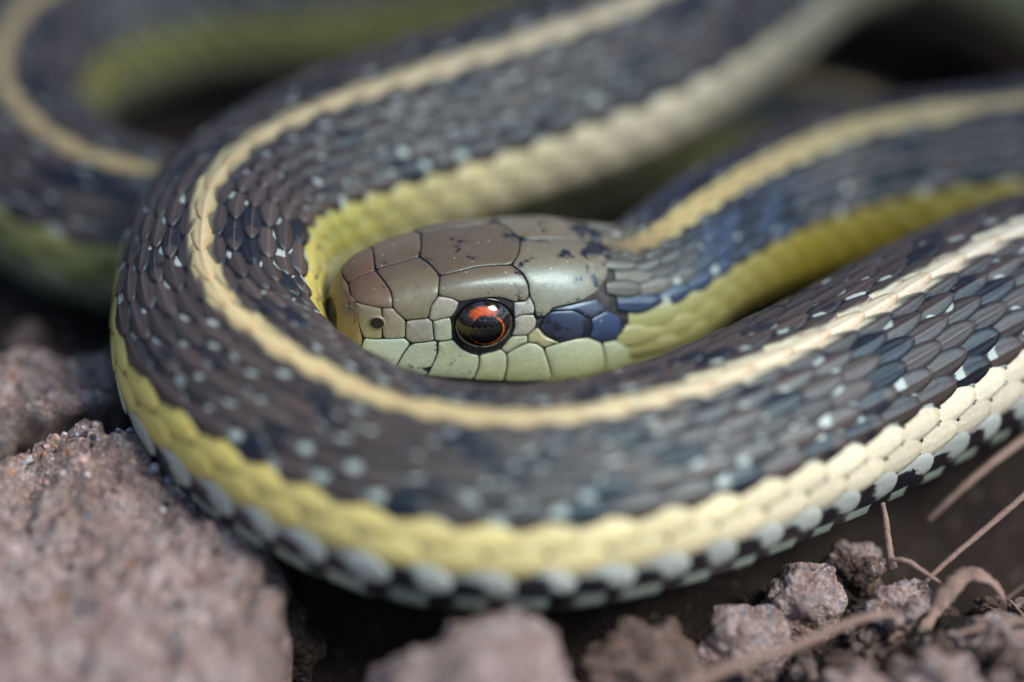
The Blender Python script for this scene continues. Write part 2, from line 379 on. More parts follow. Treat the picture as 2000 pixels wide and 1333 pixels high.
HST = np.array([[0.0, 0.62, 0.0, 0.6, 0.0, 0.5, 0.0, 0.4, 0.0, 0.35, 0.3],
 [0.04, 0.85, 0.2, 0.8, 0.33, 0.52, 0.26, 0.18, 0.16, 0.05, 0.0],
 [0.16, 1.2, 0.42, 1.1, 0.56, 0.58, 0.5, 0.02, 0.3, -0.22, -0.26],
 [0.4, 1.47, 0.64, 1.38, 0.78, 0.62, 0.76, -0.04, 0.48, -0.42, -0.45],
 [0.9, 1.72, 0.86, 1.6, 0.98, 0.68, 1.0, -0.05, 0.7, -0.55, -0.58],
 [1.6, 1.96, 0.96, 1.82, 1.14, 0.76, 1.22, -0.04, 0.85, -0.62, -0.66],
 [2.3, 2.16, 1.02, 2.01, 1.26, 0.9, 1.4, -0.02, 1.0, -0.68, -0.72],
 [3.0, 2.25, 1.03, 2.08, 1.38, 1.02, 1.56, 0.0, 1.15, -0.7, -0.76],
 [3.8, 2.32, 1.06, 2.1, 1.58, 1.08, 1.74, 0.06, 1.3, -0.7, -0.76],
 [4.6, 2.3, 1.1, 2.04, 1.7, 1.06, 1.82, 0.12, 1.35, -0.68, -0.74],
 [5.4, 2.18, 1.05, 1.9, 1.6, 1.0, 1.66, 0.12, 1.25, -0.64, -0.7],
 [6.2, 2.0, 0.95, 1.74, 1.42, 0.92, 1.42, 0.1, 1.1, -0.6, -0.66]])
HO = np.array([-3.75, 0.8, 1.92]); HYAW = math.radians(17.00); HTILT = math.radians(-10.50); NSIGN = -1.0
PLATES = {
 'rostral': [[0.31, 0.0], [0.28, 0.105], [0.29, 0.21], [0.3, 0.29], [0.37, 0.365], [0.51, 0.435], [0.44, 0.655], [0.06, 0.655]],
 'frontal': [[1.68, 0.0], [1.79, 0.062], [1.86, 0.128], [1.9, 0.16], [2.21, 0.16], [2.58, 0.148], [2.94, 0.15], [3.33, 0.16], [3.54, 0.105], [3.74, 0.0]],
 'internasal': [[0.31, 0.0], [0.47, 0.0], [0.64, 0.0], [0.82, 0.0], [0.9, 0.113], [0.95, 0.185], [0.94, 0.253], [0.95, 0.285], [0.65, 0.273], [0.46, 0.253], [0.29, 0.21], [0.28, 0.105]],
 'prefrontal': [[0.82, 0.0], [1.11, 0.0], [1.4, 0.0], [1.68, 0.0], [1.79, 0.062], [1.86, 0.128], [1.9, 0.16], [1.83, 0.21], [1.8, 0.265], [1.67, 0.305], [1.66, 0.352], [1.45, 0.35], [1.23, 0.35], [1.07, 0.318], [0.95, 0.285], [0.94, 0.253], [0.95, 0.185], [0.9, 0.113]],
 'prenasal': [[0.29, 0.21], [0.46, 0.253], [0.65, 0.273], [0.74, 0.278], [0.85, 0.435], [0.67, 0.438], [0.51, 0.435], [0.37, 0.365], [0.3, 0.29]],
 'postnasal': [[0.74, 0.278], [0.95, 0.285], [1.07, 0.318], [1.23, 0.35], [1.25, 0.385], [1.28, 0.43], [0.85, 0.435]],
 'loreal': [[1.23, 0.35], [1.45, 0.35], [1.66, 0.352], [1.75, 0.367], [1.8, 0.405], [1.85, 0.45], [1.64, 0.453], [1.4, 0.455], [1.28, 0.43], [1.25, 0.385]],
 'preocular': [[1.8, 0.265], [2.07, 0.288], [2.22, 0.308], [2.17, 0.342], [2.09, 0.362], [1.89, 0.362], [1.75, 0.367], [1.66, 0.352], [1.67, 0.305]],
 'lower_preocular': [[1.75, 0.367], [1.89, 0.362], [2.09, 0.362], [2.15, 0.4], [2.2, 0.453], [2.03, 0.458], [1.85, 0.45], [1.8, 0.405]],
 'labial1': [[0.51, 0.435], [0.67, 0.438], [0.85, 0.435], [1.28, 0.43], [1.4, 0.455], [1.27, 0.52], [1.11, 0.655], [0.83, 0.655], [0.62, 0.655], [0.44, 0.655]],
 'labial2': [[1.4, 0.455], [1.64, 0.453], [1.85, 0.45], [1.91, 0.455], [1.94, 0.508], [1.88, 0.56], [1.77, 0.655], [1.45, 0.655], [1.11, 0.655], [1.27, 0.52]],
 'labial3': [[1.91, 0.455], [2.03, 0.458], [2.2, 0.453], [2.41, 0.502], [2.59, 0.522], [2.75, 0.53], [2.76, 0.583], [2.69, 0.655], [2.17, 0.655], [1.77, 0.655], [1.88, 0.56], [1.94, 0.508]],
 'labial4': [[2.75, 0.53], [2.98, 0.518], [3.14, 0.505], [3.26, 0.522], [3.3, 0.57], [3.28, 0.655], [2.99, 0.655], [2.69, 0.655], [2.76, 0.583]],
 'labial5': [[3.26, 0.522], [3.48, 0.49], [3.65, 0.472], [3.82, 0.475], [3.96, 0.49], [4.1, 0.555], [4.25, 0.655], [3.79, 0.655], [3.28, 0.655], [3.3, 0.57]],
 'labial6': [[3.96, 0.49], [4.27, 0.463], [4.57, 0.445], [4.88, 0.44], [5.2, 0.47], [5.32, 0.548], [5.41, 0.655], [4.78, 0.655], [4.25, 0.655], [4.1, 0.555]],
 'labial7': [[5.2, 0.47], [5.51, 0.465], [5.84, 0.475], [6.03, 0.573], [6.02, 0.655], [5.41, 0.655], [5.32, 0.548]],
 'postocular3': [[3.14, 0.505], [3.32, 0.45], [3.63, 0.443], [3.65, 0.472], [3.48, 0.49], [3.26, 0.522]],
 'postocular2': [[3.32, 0.45], [3.37, 0.415], [3.34, 0.383], [3.47, 0.37], [3.72, 0.365], [3.79, 0.385], [3.77, 0.413], [3.63, 0.443]],
 'postocular1': [[3.3, 0.325], [3.34, 0.383], [3.47, 0.37], [3.72, 0.365], [3.74, 0.345], [3.69, 0.323], [3.62, 0.303], [3.55, 0.32]],
 'supraocular': [[1.9, 0.16], [2.21, 0.16], [2.58, 0.148], [2.94, 0.15], [3.33, 0.16], [3.51, 0.205], [3.6, 0.255], [3.62, 0.303], [3.55, 0.32], [3.3, 0.325], [3.08, 0.308], [2.79, 0.303], [2.5, 0.305], [2.22, 0.308], [2.07, 0.288], [1.8, 0.265], [1.83, 0.21]],
 'lower_temporal': [[3.65, 0.472], [3.63, 0.443], [3.77, 0.413], [3.84, 0.413], [3.98, 0.44], [4.24, 0.46], [4.27, 0.463], [3.96, 0.49], [3.82, 0.475]],
 'anterior_temporal': [[3.84, 0.413], [3.9, 0.378], [4.06, 0.35], [4.54, 0.338], [4.9, 0.37], [4.96, 0.405], [4.88, 0.44], [4.57, 0.445], [4.27, 0.463], [4.24, 0.46], [3.98, 0.44]],
 'upper_temporal': [[4.06, 0.35], [4.09, 0.34], [4.7, 0.31], [5.06, 0.295], [5.29, 0.338], [4.9, 0.37], [4.54, 0.338]],
 'hind_temporal': [[4.9, 0.37], [5.29, 0.338], [5.65, 0.37], [5.8, 0.425], [5.51, 0.465], [5.2, 0.47], [4.88, 0.44], [4.96, 0.405]],
 'parietal': [[3.33, 0.16], [3.54, 0.105], [3.74, 0.0], [4.26, 0.0], [4.88, 0.0], [5.36, 0.0], [5.44, 0.1], [5.36, 0.198], [5.07, 0.273], [4.7, 0.31], [4.09, 0.34], [4.06, 0.35], [3.9, 0.378], [3.79, 0.385], [3.72, 0.365], [3.74, 0.345], [3.69, 0.323], [3.62, 0.303], [3.6, 0.255], [3.51, 0.205]],
}
EYE_T, EYE_P, NOS_T, NOS_P = 2.77, .402, .70, .35

def cr(xs, ys, x):
    xs = np.asarray(xs, float); ys = np.asarray(ys, float); x = np.clip(np.asarray(x, float), xs[0], xs[-1])
    n = len(xs); i = np.clip(np.searchsorted(xs, x, side='right') - 1, 0, n - 2)
    sh = (-1,) + (1,) * (ys.ndim - 1)
    d = np.diff(xs); s = np.diff(ys, axis=0) / d.reshape(sh)
    m = np.empty_like(ys); m[0] = s[0]; m[-1] = s[-1]
    w0 = (d[1:] / (d[1:] + d[:-1])).reshape(sh); m[1:-1] = s[:-1] * w0 + s[1:] * (1 - w0)
    h = d[i]; t = (x - xs[i]) / h
    k = x.shape + (1,) * (ys.ndim - 1); t = t.reshape(k); h = h.reshape(k)
    return (2*t**3-3*t**2+1)*ys[i] + (t**3-2*t**2+t)*h*m[i] + (-2*t**3+3*t**2)*ys[i+1] + (t**3-t**2)*h*m[i+1]
def head_section(t, p):
    """outline of the head at t behind the snout; p runs 0 (crown) to 1 (throat), + on the snake's left"""
    S = cr(np.sqrt(HST[:, 0]), HST[:, 1:], np.sqrt(np.maximum(t, 0)))
    Ht, wc, hc, ws, hs, wl, hl, wj, hj, hb = [S[..., i] for i in range(10)]
    q = np.abs(p); z = 0 * wc
    W = np.stack([-.62 * wc, z, .62 * wc, wc, ws, wl, wj, z, -wj], -1); H = np.stack([Ht - .02, Ht, Ht - .02, hc, hs, hl, hj, hb, hj], -1)
    xp = np.array([-.14, 0, .14, .24, .45, .66, .85, 1.0, 1.15])
    i = np.clip(np.searchsorted(xp, q, side='right') - 1, 1, len(xp) - 3)
    g = lambda A, j: np.take_along_axis(A, j[..., None], -1)[..., 0]
    def herm(A):
        y0, y1, y2, y3 = g(A, i-1), g(A, i), g(A, i+1), g(A, i+2); x0, x1, x2, x3 = xp[i-1], xp[i], xp[i+1], xp[i+2]
        s0 = (y1-y0)/(x1-x0); s1 = (y2-y1)/(x2-x1); s2 = (y3-y2)/(x3-x2)
        m1 = (s0*(x2-x1)+s1*(x1-x0))/(x2-x0); m2 = (s1*(x3-x2)+s2*(x2-x1))/(x3-x1)
        h = x2-x1; u = (q-x1)/h
        return (2*u**3-3*u**2+1)*y1 + (u**3-2*u**2+u)*h*m1 + (-2*u**3+3*u**2)*y2 + (u**3-u**2)*h*m2
    return herm(W) * np.sign(p), herm(H)
HB = np.array([math.cos(HYAW) * math.cos(HTILT), math.sin(HYAW) * math.cos(HTILT), math.sin(HTILT)])
HL = np.array([math.sin(HYAW), -math.cos(HYAW), 0]); HU = np.cross(HL, HB); HU = HU if HU[2] > 0 else -HU
PHI = np.array([0, 8.5, 17, 26, 35.3, 45.3, 56, 68, 82, 96, 109.5]); ROWP = PHI / 180.0
def surface_setup():
    pts = SPINE[:, :3]
    d = np.concatenate([[0], np.cumsum(np.linalg.norm(np.diff(pts, axis=0), axis=1))])
    # start along the head's own axis
    ext = np.concatenate([[pts[0] - HB * 1.0], pts]); dd = np.concatenate([[-1.0], d])
    s = np.arange(0, d[-1], .05)
    C = cr(dd, ext, s)
    for _ in range(16):                                    # smooth the path a little, ends held
        C[1:-1] = .5 * C[1:-1] + .25 * (C[:-2] + C[2:])
    S = np.concatenate([[0], np.cumsum(np.linalg.norm(np.diff(C, axis=0), axis=1))])
    R = cr(d, SPINE[:, 3:], s)
    k = np.ones(41) / 41; R = np.stack([np.convolve(np.pad(R[:, i], 20, mode='edge'), k, 'valid') for i in range(3)], -1)
    T = np.gradient(C, axis=0); T[0] = HB; T /= np.linalg.norm(T, axis=1)[:, None]
    Nn = np.array([0, 0, 1.0]) - T * T[:, 2:3]; Nn /= np.linalg.norm(Nn, axis=1)[:, None]
    L = np.cross(T, Nn)
    r = np.radians(R[:, 2])[:, None]
    N2 = Nn * np.cos(r) + L * np.sin(r); L2 = np.cross(T, N2)
    near = lambda P: float(S[np.argmin(((C - np.array(P)) ** 2).sum(1))])
    yel_s = [0, 5, near((10, 3, 1)) * 0 + 14, near((2.5, 10.3, 2)), near((-3.4, 6.5, 2)), near((-5.8, 1.8, 2)), near((-4.5, -1, 1.9)), near((-.5, -3.2, 1.6)), near((4.7, -1.3, 1.3)), near((10.3, 3.1, 1)), near((-8, 13.5, .6)), S[-1]]
    yel_v = [.75, 1, .8, .05, .25, .9, 1, .45, .1, .0, .75, .8]
    wht_s = [0, near((2.5, 10.3, 2)), near((-3.4, 6.5, 2)), near((-.5, -3.2, 1.6)), near((4.7, -1.3, 1.3)), near((10.3, 3.1, 1)), near((17, 5.6, .7)), S[-1]]
    wht_v = [0, .7, .3, .15, .75, 1, .3, 0]  # paler stripe; on the right, sky brightness is partly painted into the colour
    per_s = [near((11, 8.1, .9)), near((2.5, 10.3, 2)), near((-3.4, 6.5, 2)), near((-5.7, .7, 2)), near((-.5, -3.2, 1.6)), near((3.2, -2.2, 1.4)), near((8.5, 1.8, 1)), near((13.4, 4.4, .9))]
    per_v = [1.0, .95, .92, .86, .84, .90, 1.02, 1.05]
    chk_s = [0, near((2.5, 10.3, 2)), near((-3.4, 6.5, 2)), near((-5.8, 1.8, 2)), near((-4.5, -1, 1.9)), near((10.3, 3.1, 1)), near((17, 5.6, .7)), near((1, 15.6, .6)), S[-1]]
    chk_v = [0, 0, .1, .5, 1, 1, 1, .25, .25]
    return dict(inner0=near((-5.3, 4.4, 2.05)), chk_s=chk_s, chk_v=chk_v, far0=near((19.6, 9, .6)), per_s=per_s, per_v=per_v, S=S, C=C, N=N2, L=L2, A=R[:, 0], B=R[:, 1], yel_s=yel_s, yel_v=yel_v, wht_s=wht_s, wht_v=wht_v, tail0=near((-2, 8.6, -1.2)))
def surf(sk, s, p):
    s, p = np.broadcast_arrays(np.asarray(s, float), np.asarray(p, float))
    p = (p + 1) % 2 - 1
    sc = np.clip(s, 0, sk['S'][-1])
    it = lambda A: np.stack([np.interp(sc, sk['S'], A[:, i]) for i in range(3)], -1)
    a = np.interp(sc, sk['S'], sk['A']); b = np.interp(sc, sk['S'], sk['B'])
    ph = np.pi * p; sn, cs = np.sin(ph), np.cos(ph)
    low = cs < 0
    l = a * np.sign(sn) * np.where(low, np.abs(sn) ** .75, np.abs(sn))
    n = b * np.where(low, -1.0 * np.abs(cs) ** .8, cs)
    hl, hh = head_section(np.clip(s + 6.2, 0, 6.2), p)
    w = np.clip(sc / 2.6, 0, 1); w = w * w * (3 - 2 * w)
    l = hl * (1 - w) + l * w; n = (hh - .72) * (1 - w) + n * w
    Pb = it(sk['C']) + l[..., None] * it(sk['L']) + n[..., None] * it(sk['N'])
    tt = np.clip(s + 6.2, 0, 6.2)
    Ph = HO + tt[..., None] * HB + hl[..., None] * HL + hh[..., None] * HU
    return np.where((s < 0)[..., None], Ph, Pb)
def surf_n(sk, s, p):
    s, p = np.broadcast_arrays(np.asarray(s, float), np.asarray(p, float))
    e = .02; s2 = np.maximum(s, -6.18)
    P = surf(sk, s, p)
    ds = surf(sk, s2 + e, p) - surf(sk, s2 - e, p); dp = surf(sk, s2, p + .004) - surf(sk, s2, p - .004)
    n = np.cross(dp, ds); n /= np.linalg.norm(n, axis=-1, keepdims=True) + 1e-12
    return P, -n * NSIGN

def make_snake():
    rng = np.random.default_rng(11)
    root = bpy.data.objects.new('garter_snake', None); COL.objects.link(root)
    tag(root, 'striped garter snake lying coiled with its head inside the front loop', 'snake')
    sk = surface_setup()
    Smax = sk['S'][-1]
    # ---- body: one continuous skin from snout to tail tip
    ts = np.concatenate([[0, .01, .03, .07, .12, .2], np.linspace(.3, 6.1, 60)])
    sv = np.concatenate([ts - 6.2, np.arange(0, Smax, .22), [Smax]])
    np_ = 64
    pv = np.linspace(-1, 1, np_, endpoint=False)
    SS, PP = np.meshgrid(sv, pv, indexing='ij')
    P, Nn = surf_n(sk, SS, PP)
    P = P - Nn * .03
    body = link('body', mesh('body', P.reshape(-1, 3), grid_faces(len(sv), np_, True) + [list(range(np_))[::-1]]), M_SKIN, root)

    # ---- keeled scales in 19 rows, and the broad belly scales
    uu = np.array([-1, -.86, -.45, -.12, 0, .12, .45, .86, 1.0]); tt = np.array([0, .14, .3, .46, .6, .74, .86, .945, 1.0])
    U, T = np.meshgrid(uu, tt)           # rows along t
    wprof = np.where(T < .5, .62 + .38 * np.sin(np.clip(T / .5, 0, 1) * math.pi / 2), 1.0)
    tip = np.clip((T - .5) / .5, 0, 1)
    wround = np.maximum(wprof * np.sqrt(np.clip(1 - tip ** 2.6, 0, 1)), .02); wleaf = np.maximum(wprof * (1 - tip ** 2.1) ** .75, .02)
    keel = np.exp(-(U / .09) ** 2)
    edge = (np.abs(U) > .95) | (T > .99)
    hbase = .075 * T ** .9 - .005
    faces = np.array(grid_faces(len(tt), len(uu)))
    CREAM = np.array([.82, .73, .42]); WHITE = np.array([.80, .74, .58]); YEL = np.array([.86, .68, .06]); ORG = np.array([.60, .33, .15]); OLIVE = np.array([.30, .25, .035])
    BRN = np.array([.060, .044, .036]); BLU = np.array([.018, .018, .028]); TAN = np.array([.58, .46, .19]); PB = np.array([.46, .50, .46]); GRN = np.array([.44, .52, .42])
    items = []
    gs = np.linspace(-2, Smax, 4000); per = np.interp(gs, [-2, 0, 5, 9] + sk['per_s'], [.42, .50, .82, .95] + sk['per_v'])
    cnt = np.concatenate([[0], np.cumsum(.5 * (1 / per[1:] + 1 / per[:-1]) * np.diff(gs))])
    nS = int(cnt[-1])
    for k in range(-9, 11):
        r = abs(k)
        for j in range(nS):
            sc = float(np.interp(j + (.5 if r % 2 else 0), cnt, gs)); pr_ = float(np.interp(sc, gs, per))
            x = rng.random(4)
            yk = np.interp(sc, sk['yel_s'], sk['yel_v']); wk = np.interp(sc, sk['wht_s'], sk['wht_v'])
            stripe = CREAM * (1 - yk) + YEL * yk; stripe = stripe * (1 - wk) + WHITE * wk
            if 0 <= yk and sc < 14: stripe = CREAM * (1 - yk) + OLIVE * yk
            Lf = 1.62; hw = .745 if r > 1 else .8
            if r in (7, 8): hw = .77; Lf = 1.56
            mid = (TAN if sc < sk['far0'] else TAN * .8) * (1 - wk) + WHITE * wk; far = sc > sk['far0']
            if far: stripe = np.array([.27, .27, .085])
            if k < 0: q_ = math.exp(-((sc - sk['inner0']) / 4.2) ** 2); stripe = stripe * (1 - q_) + np.array([.40, .39, .10]) * q_  # inner flank yellow-green, its shade behind the head painted into the colour
            if sc < 1.6: mid = mid * max(0, sc + .6) / 2.2 + np.array([.10, .08, .055]) * (1 - max(0, sc + .6) / 2.2)
            chk = float(np.interp(sc, sk['chk_s'], sk['chk_v']))
            col = np.tile(BRN, (len(tt), len(uu), 1)); dark = np.zeros_like(U); pale = np.zeros_like(U)
            ub = U * (1 if k >= 0 else -1)      # + towards the belly
            if k == 10:
                s0, s1 = sc - .5 * pr_, sc + .62 * pr_
                pc, hp = 1.0, .425
                Sg = s0 + (s1 - s0) * T; Pg = pc + hp * U
                H = .05 * T + .02 - edge * .05
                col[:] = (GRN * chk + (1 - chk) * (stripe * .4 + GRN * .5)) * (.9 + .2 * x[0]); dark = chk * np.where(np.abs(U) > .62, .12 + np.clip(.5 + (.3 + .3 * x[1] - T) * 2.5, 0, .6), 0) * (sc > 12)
            else:
                pc = ROWP[r] * (1 if k >= 0 else -1); lf = (np.clip(1.15 - r / 6, 0, 1) if r < 7 else .3); Uw = U * (wleaf * lf + wround * (1 - lf))
                sp = (ROWP[min(r + 1, 10)] - ROWP[max(r - 1, 0)]) / (2 if 0 < r else 1)
                hp = sp * hw
                if r == 9: Lf = 1.5
                s0 = sc - .62 * Lf * pr_
                if s0 < (-.95 if r < 7 else -.85): continue
                Sg = s0 + Lf * pr_ * T; Pg = pc + hp * Uw
                H = hbase * (1.35 if 1 < r < 7 else .9) + keel * (.030 if r < 7 else .006) * np.sin(np.clip(T * 1.05, 0, 1) * math.pi) ** .5 + (.016 if r > 1 else .010) * (1 - U ** 2) - edge * .045 + (.012 * r / 9)
                if r == 0:
                    col[:] = mid * (.92 + .16 * x[0]); w = np.clip((np.abs(U) - .35) * 1.5, 0, 1)[..., None] * .7 + np.clip((T - .75) * 3, 0, 1)[..., None] * .6; dark = .55 * (T < .44) * (np.abs(U) > .5) + .3 * edge + .5 * (T > .52) * (T < .66) * (np.abs(U) > .8)
                    col = (col * (1 - w) + ORG * w) * (1 - .45 * np.clip((np.abs(U) - .6) * 2.5, 0, 1))[..., None]
                elif r == 1:
                    q = np.clip((ub + (.42 if sc > 9 else -.4) + 1.0 * (T - .55) - .4 * (x[1] - .5)) * 5, 0, 1)[..., None]
                    col = (mid * np.array([.95, 1.02, 1.0])) * (1 - q) + BRN * q
                    col = col * (1 - .55 * np.clip((np.abs(U) - .55) * 2.5, 0, 1) - .25 * np.clip((T - .8) * 5, 0, 1))[..., None]
                    dark = .62 * (T > .50) * (T < .68) * (ub > .6) + np.where(ub > .0, .28, 0) + .3 * (T > .93) + .6 * (T < .44); pale = np.where((ub > .5) & (x[0] < .3), .6, 0) * (np.abs(T - .55) < .15)
                elif r in (7, 8):
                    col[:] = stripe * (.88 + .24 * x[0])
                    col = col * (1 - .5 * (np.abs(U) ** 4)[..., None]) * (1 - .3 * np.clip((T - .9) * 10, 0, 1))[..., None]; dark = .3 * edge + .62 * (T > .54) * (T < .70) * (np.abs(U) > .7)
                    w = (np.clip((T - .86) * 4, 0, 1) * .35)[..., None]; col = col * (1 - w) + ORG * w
                    if r == 7:
                        dark = np.where((ub < -.7) & (x[1] < .5), .35, 0)
                    dark = np.maximum(dark, .8 * (T < .44) * (np.abs(U) > .18))
                elif r == 9:
                    col[:] = PB * (.85 + .3 * x[0])
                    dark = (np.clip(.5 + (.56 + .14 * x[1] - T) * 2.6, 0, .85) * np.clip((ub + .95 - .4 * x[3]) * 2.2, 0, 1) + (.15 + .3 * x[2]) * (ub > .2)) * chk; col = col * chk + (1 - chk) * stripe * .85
                    pale = .3 * (T > .7)
                else:
                    bl = (x[3] < .10) or (r in (2, 3, 5, 6) and (j + (r > 3)) % 3 == 0 and x[3] < .85)
                    col[:] = BRN * (.75 + .6 * x[0]); col = col * (1 - .6 * (np.abs(U) ** 3)[..., None])
                    dark = np.where(T < .42, .7, .0) + .6 * (T > .50) * (T < .72) * (np.abs(U) > .62)
                    dark = np.maximum(dark, (.60 - .22 * keel - .22 * (T > .85)) if bl else 0) + .22 * (x[1] < .25)
                    pr = (.45, .5, .6, .4, .5, .75, .9)[r]
                    if x[2] < pr * (1 if sc > 10 else .25):
                        side = 1 if (x[0] + x[1]) % 1 < .5 else -1
                        pale = 1.0 * np.clip((ub * side - .28) * 4, 0, 1) * np.exp(-((T - .47) / (.09 + .07 * x[1])) ** 2)
                        if x[3] < .5:
                            pale = np.maximum(pale, np.clip((-ub * side - .5) * 5, 0, 1) * np.exp(-((T - .62) / .09) ** 2))
                        if r >= 5 and x[1] < .4: pale = np.maximum(pale, .9 * np.exp(-((T - .45) / .10) ** 2) * (ub * side > -.1))
                        dark = dark * (1 - pale)
                    col = col * (1 + .9 * keel[..., None])
                if r == 2 and j % 2 == 0: pale = np.maximum(pale, np.clip((-ub - .25) * 4, 0, 1) * np.exp(-((T - .47) / .14) ** 2))
            if r in (0, 1):
                pass
            if sc < 12:                                    # the neck: blue-black above, plain yellow-green below
                wn_ = min(1, max(0, (12 - sc) / 5))
                if r >= 7 or k == 10:
                    col = col * (1 - wn_) + wn_ * (OLIVE * min(1, max(0, sc) / 4) + np.array([.33, .33, .14]) * (1 - min(1, max(0, sc) / 4))); dark = dark * (1 - wn_); pale = pale * (1 - wn_) + wn_ * .30 * (r == 7) * (sc < 3)
                elif r > 1:
                    w2 = min(1, max(0, (6 - sc) / 3)); dark = dark * (1 - .8 * min(1, max(0, (1.6 - sc) / .6))); col = col * (1 - w2) + w2 * (np.array([.036, .056, .105]) if r > 2 and x[1] < .5 else np.array([.022, .025, .038])); q_ = min(1, max(0, (1.5 - sc) / 1.2)) * (r < 6); col = col * (1 - q_) + np.array([.12, .115, .09]) * (.6 + .8 * x[0]) * q_; col = col * (1 - .75 * w2 * np.clip((np.abs(U) - .5) * 2.2, 0, 1) - .3 * w2 * np.clip((T - .8) * 5, 0, 1))[..., None]
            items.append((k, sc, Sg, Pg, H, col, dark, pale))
    Sg = np.stack([i[2] for i in items]); Pg = np.stack([i[3] for i in items]); H = np.stack([i[4] for i in items])
    Sg = np.clip(Sg, -2.2, Smax - .02)
    # thinner towards the tail
    thin = np.interp(Sg, [0, 4, sk['tail0'], Smax], [.85, 1, 1, .1])
    P, Nn = surf_n(sk, Sg, Pg)
    P = P + Nn * (H * thin)[..., None]
    ks = np.array([i[0] for i in items])
    # which scales show largest in the picture
    cpos = np.array(camo.location); dv = np.array((0, math.cos(PITCH), -math.sin(PITCH))); uv = np.array((0, math.sin(PITCH), math.cos(PITCH)))
    q = P - cpos; dep = q @ dv; px = q[..., 0] / dep * DIST; py = (q @ uv) / dep * DIST
    inside = (np.abs(px).max((1, 2)) < 10.0) & (np.abs(py).max((1, 2)) < 6.6)
    e1 = np.stack([px[:, 4, 8] - px[:, 4, 0], py[:, 4, 8] - py[:, 4, 0]], -1); e2 = np.stack([px[:, -1, 4] - px[:, 2, 4], py[:, -1, 4] - py[:, 2, 4]], -1)
    area = e1[:, 0] * e2[:, 1] - e1[:, 1] * e2[:, 0]
    facing = ((Nn * -q).sum(-1) > 0).mean((1, 2)) > .6
    blur = np.abs(dep.mean((1, 2)) - DIST)
    scs = np.array([i[1] for i in items])
    own = inside & facing & (ks != 10) & (scs < sk['tail0'] * .75)
    score = np.where(own, np.abs(area) / (1 + .25 * blur), -1)
    pick = set(np.argsort(-score)[:300].tolist()); pick = {i for i in pick if score[i] > 0}
    nper = P.shape[1] * P.shape[2]
    def build(ids, name):
        ids = list(ids)
        Vv = P[ids].reshape(-1, 3)
        Fv = np.concatenate([faces + n * nper for n in range(len(ids))])
        me = mesh(name, Vv, Fv)
        attr(me, 'Col', np.concatenate([items[i][5].reshape(-1, 3) for i in ids]))
        attr(me, 'Dark', np.concatenate([items[i][6].ravel() for i in ids]), 'FLOAT')
        attr(me, 'Pale', np.concatenate([items[i][7].ravel() for i in ids]), 'FLOAT')
        return me
    for i in sorted(pick):
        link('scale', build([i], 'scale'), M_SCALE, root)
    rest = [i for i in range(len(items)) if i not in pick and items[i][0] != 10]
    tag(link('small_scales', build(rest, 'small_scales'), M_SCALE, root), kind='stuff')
    tag(link('belly_scales', build([i for i in range(len(items)) if items[i][0] == 10], 'belly_scales'), M_SCALE, root), kind='stuff')

    # ---- head shields
    for nm, poly in PLATES.items():
        pol = np.array(poly)
        if nm in ('rostral', 'frontal'):
            mir = pol[::-1].copy(); mir[:, 1] *= -1
            full = np.concatenate([pol, [r for r in mir if abs(r[1]) > 1e-6]])
            plate(root, nm, full, sk)
        else:
            plate(root, nm, pol, sk)
            mp = pol.copy()[::-1]; mp[:, 1] *= -1
            plate(root, nm, mp, sk)
    # ---- eyes and nostrils, both sides
    for side in (1, -1):
        eye(root, sk, side)
        nostril(root, sk, side)
    return root

PLATE_LOOK = {   # upper tone, lower tone, dark amount
    'rostral': ((.16, .10, .048), (.25, .22, .11), 0), 'internasal': ((.135, .075, .043), (.19, .135, .08), .18), 'prefrontal': ((.12, .085, .05), (.24, .22, .14), .2),
    'frontal': ((.115, .088, .055), (.115, .088, .055), .26), 'supraocular': ((.13, .10, .065), (.22, .20, .14), .22), 'parietal': ((.15, .125, .08), (.24, .25, .18), .33),
    'prenasal': ((.24, .20, .13), (.33, .32, .20), 0), 'postnasal': ((.26, .23, .17), (.34, .34, .24), 0), 'loreal': ((.32, .31, .27), (.30, .31, .24), 0),
    'preocular': ((.34, .31, .25), (.38, .40, .31), 0), 'lower_preocular': ((.40, .44, .34), (.42, .48, .36), 0),
    'postocular1': ((.36, .36, .32), (.36, .36, .32), 0), 'postocular2': ((.36, .35, .28), (.36, .35, .28), 0), 'postocular3': ((.38, .41, .27), (.38, .41, .27), 0),
    'lower_temporal': ((.37, .36, .20), (.37, .36, .20), 0), 'anterior_temporal': ((.026, .036, .075), (.030, .028, .045), .34), 'upper_temporal': ((.09, .11, .16), (.035, .05, .09), .36), 'hind_temporal': ((.04, .065, .15), (.02, .027, .055), .36),
}
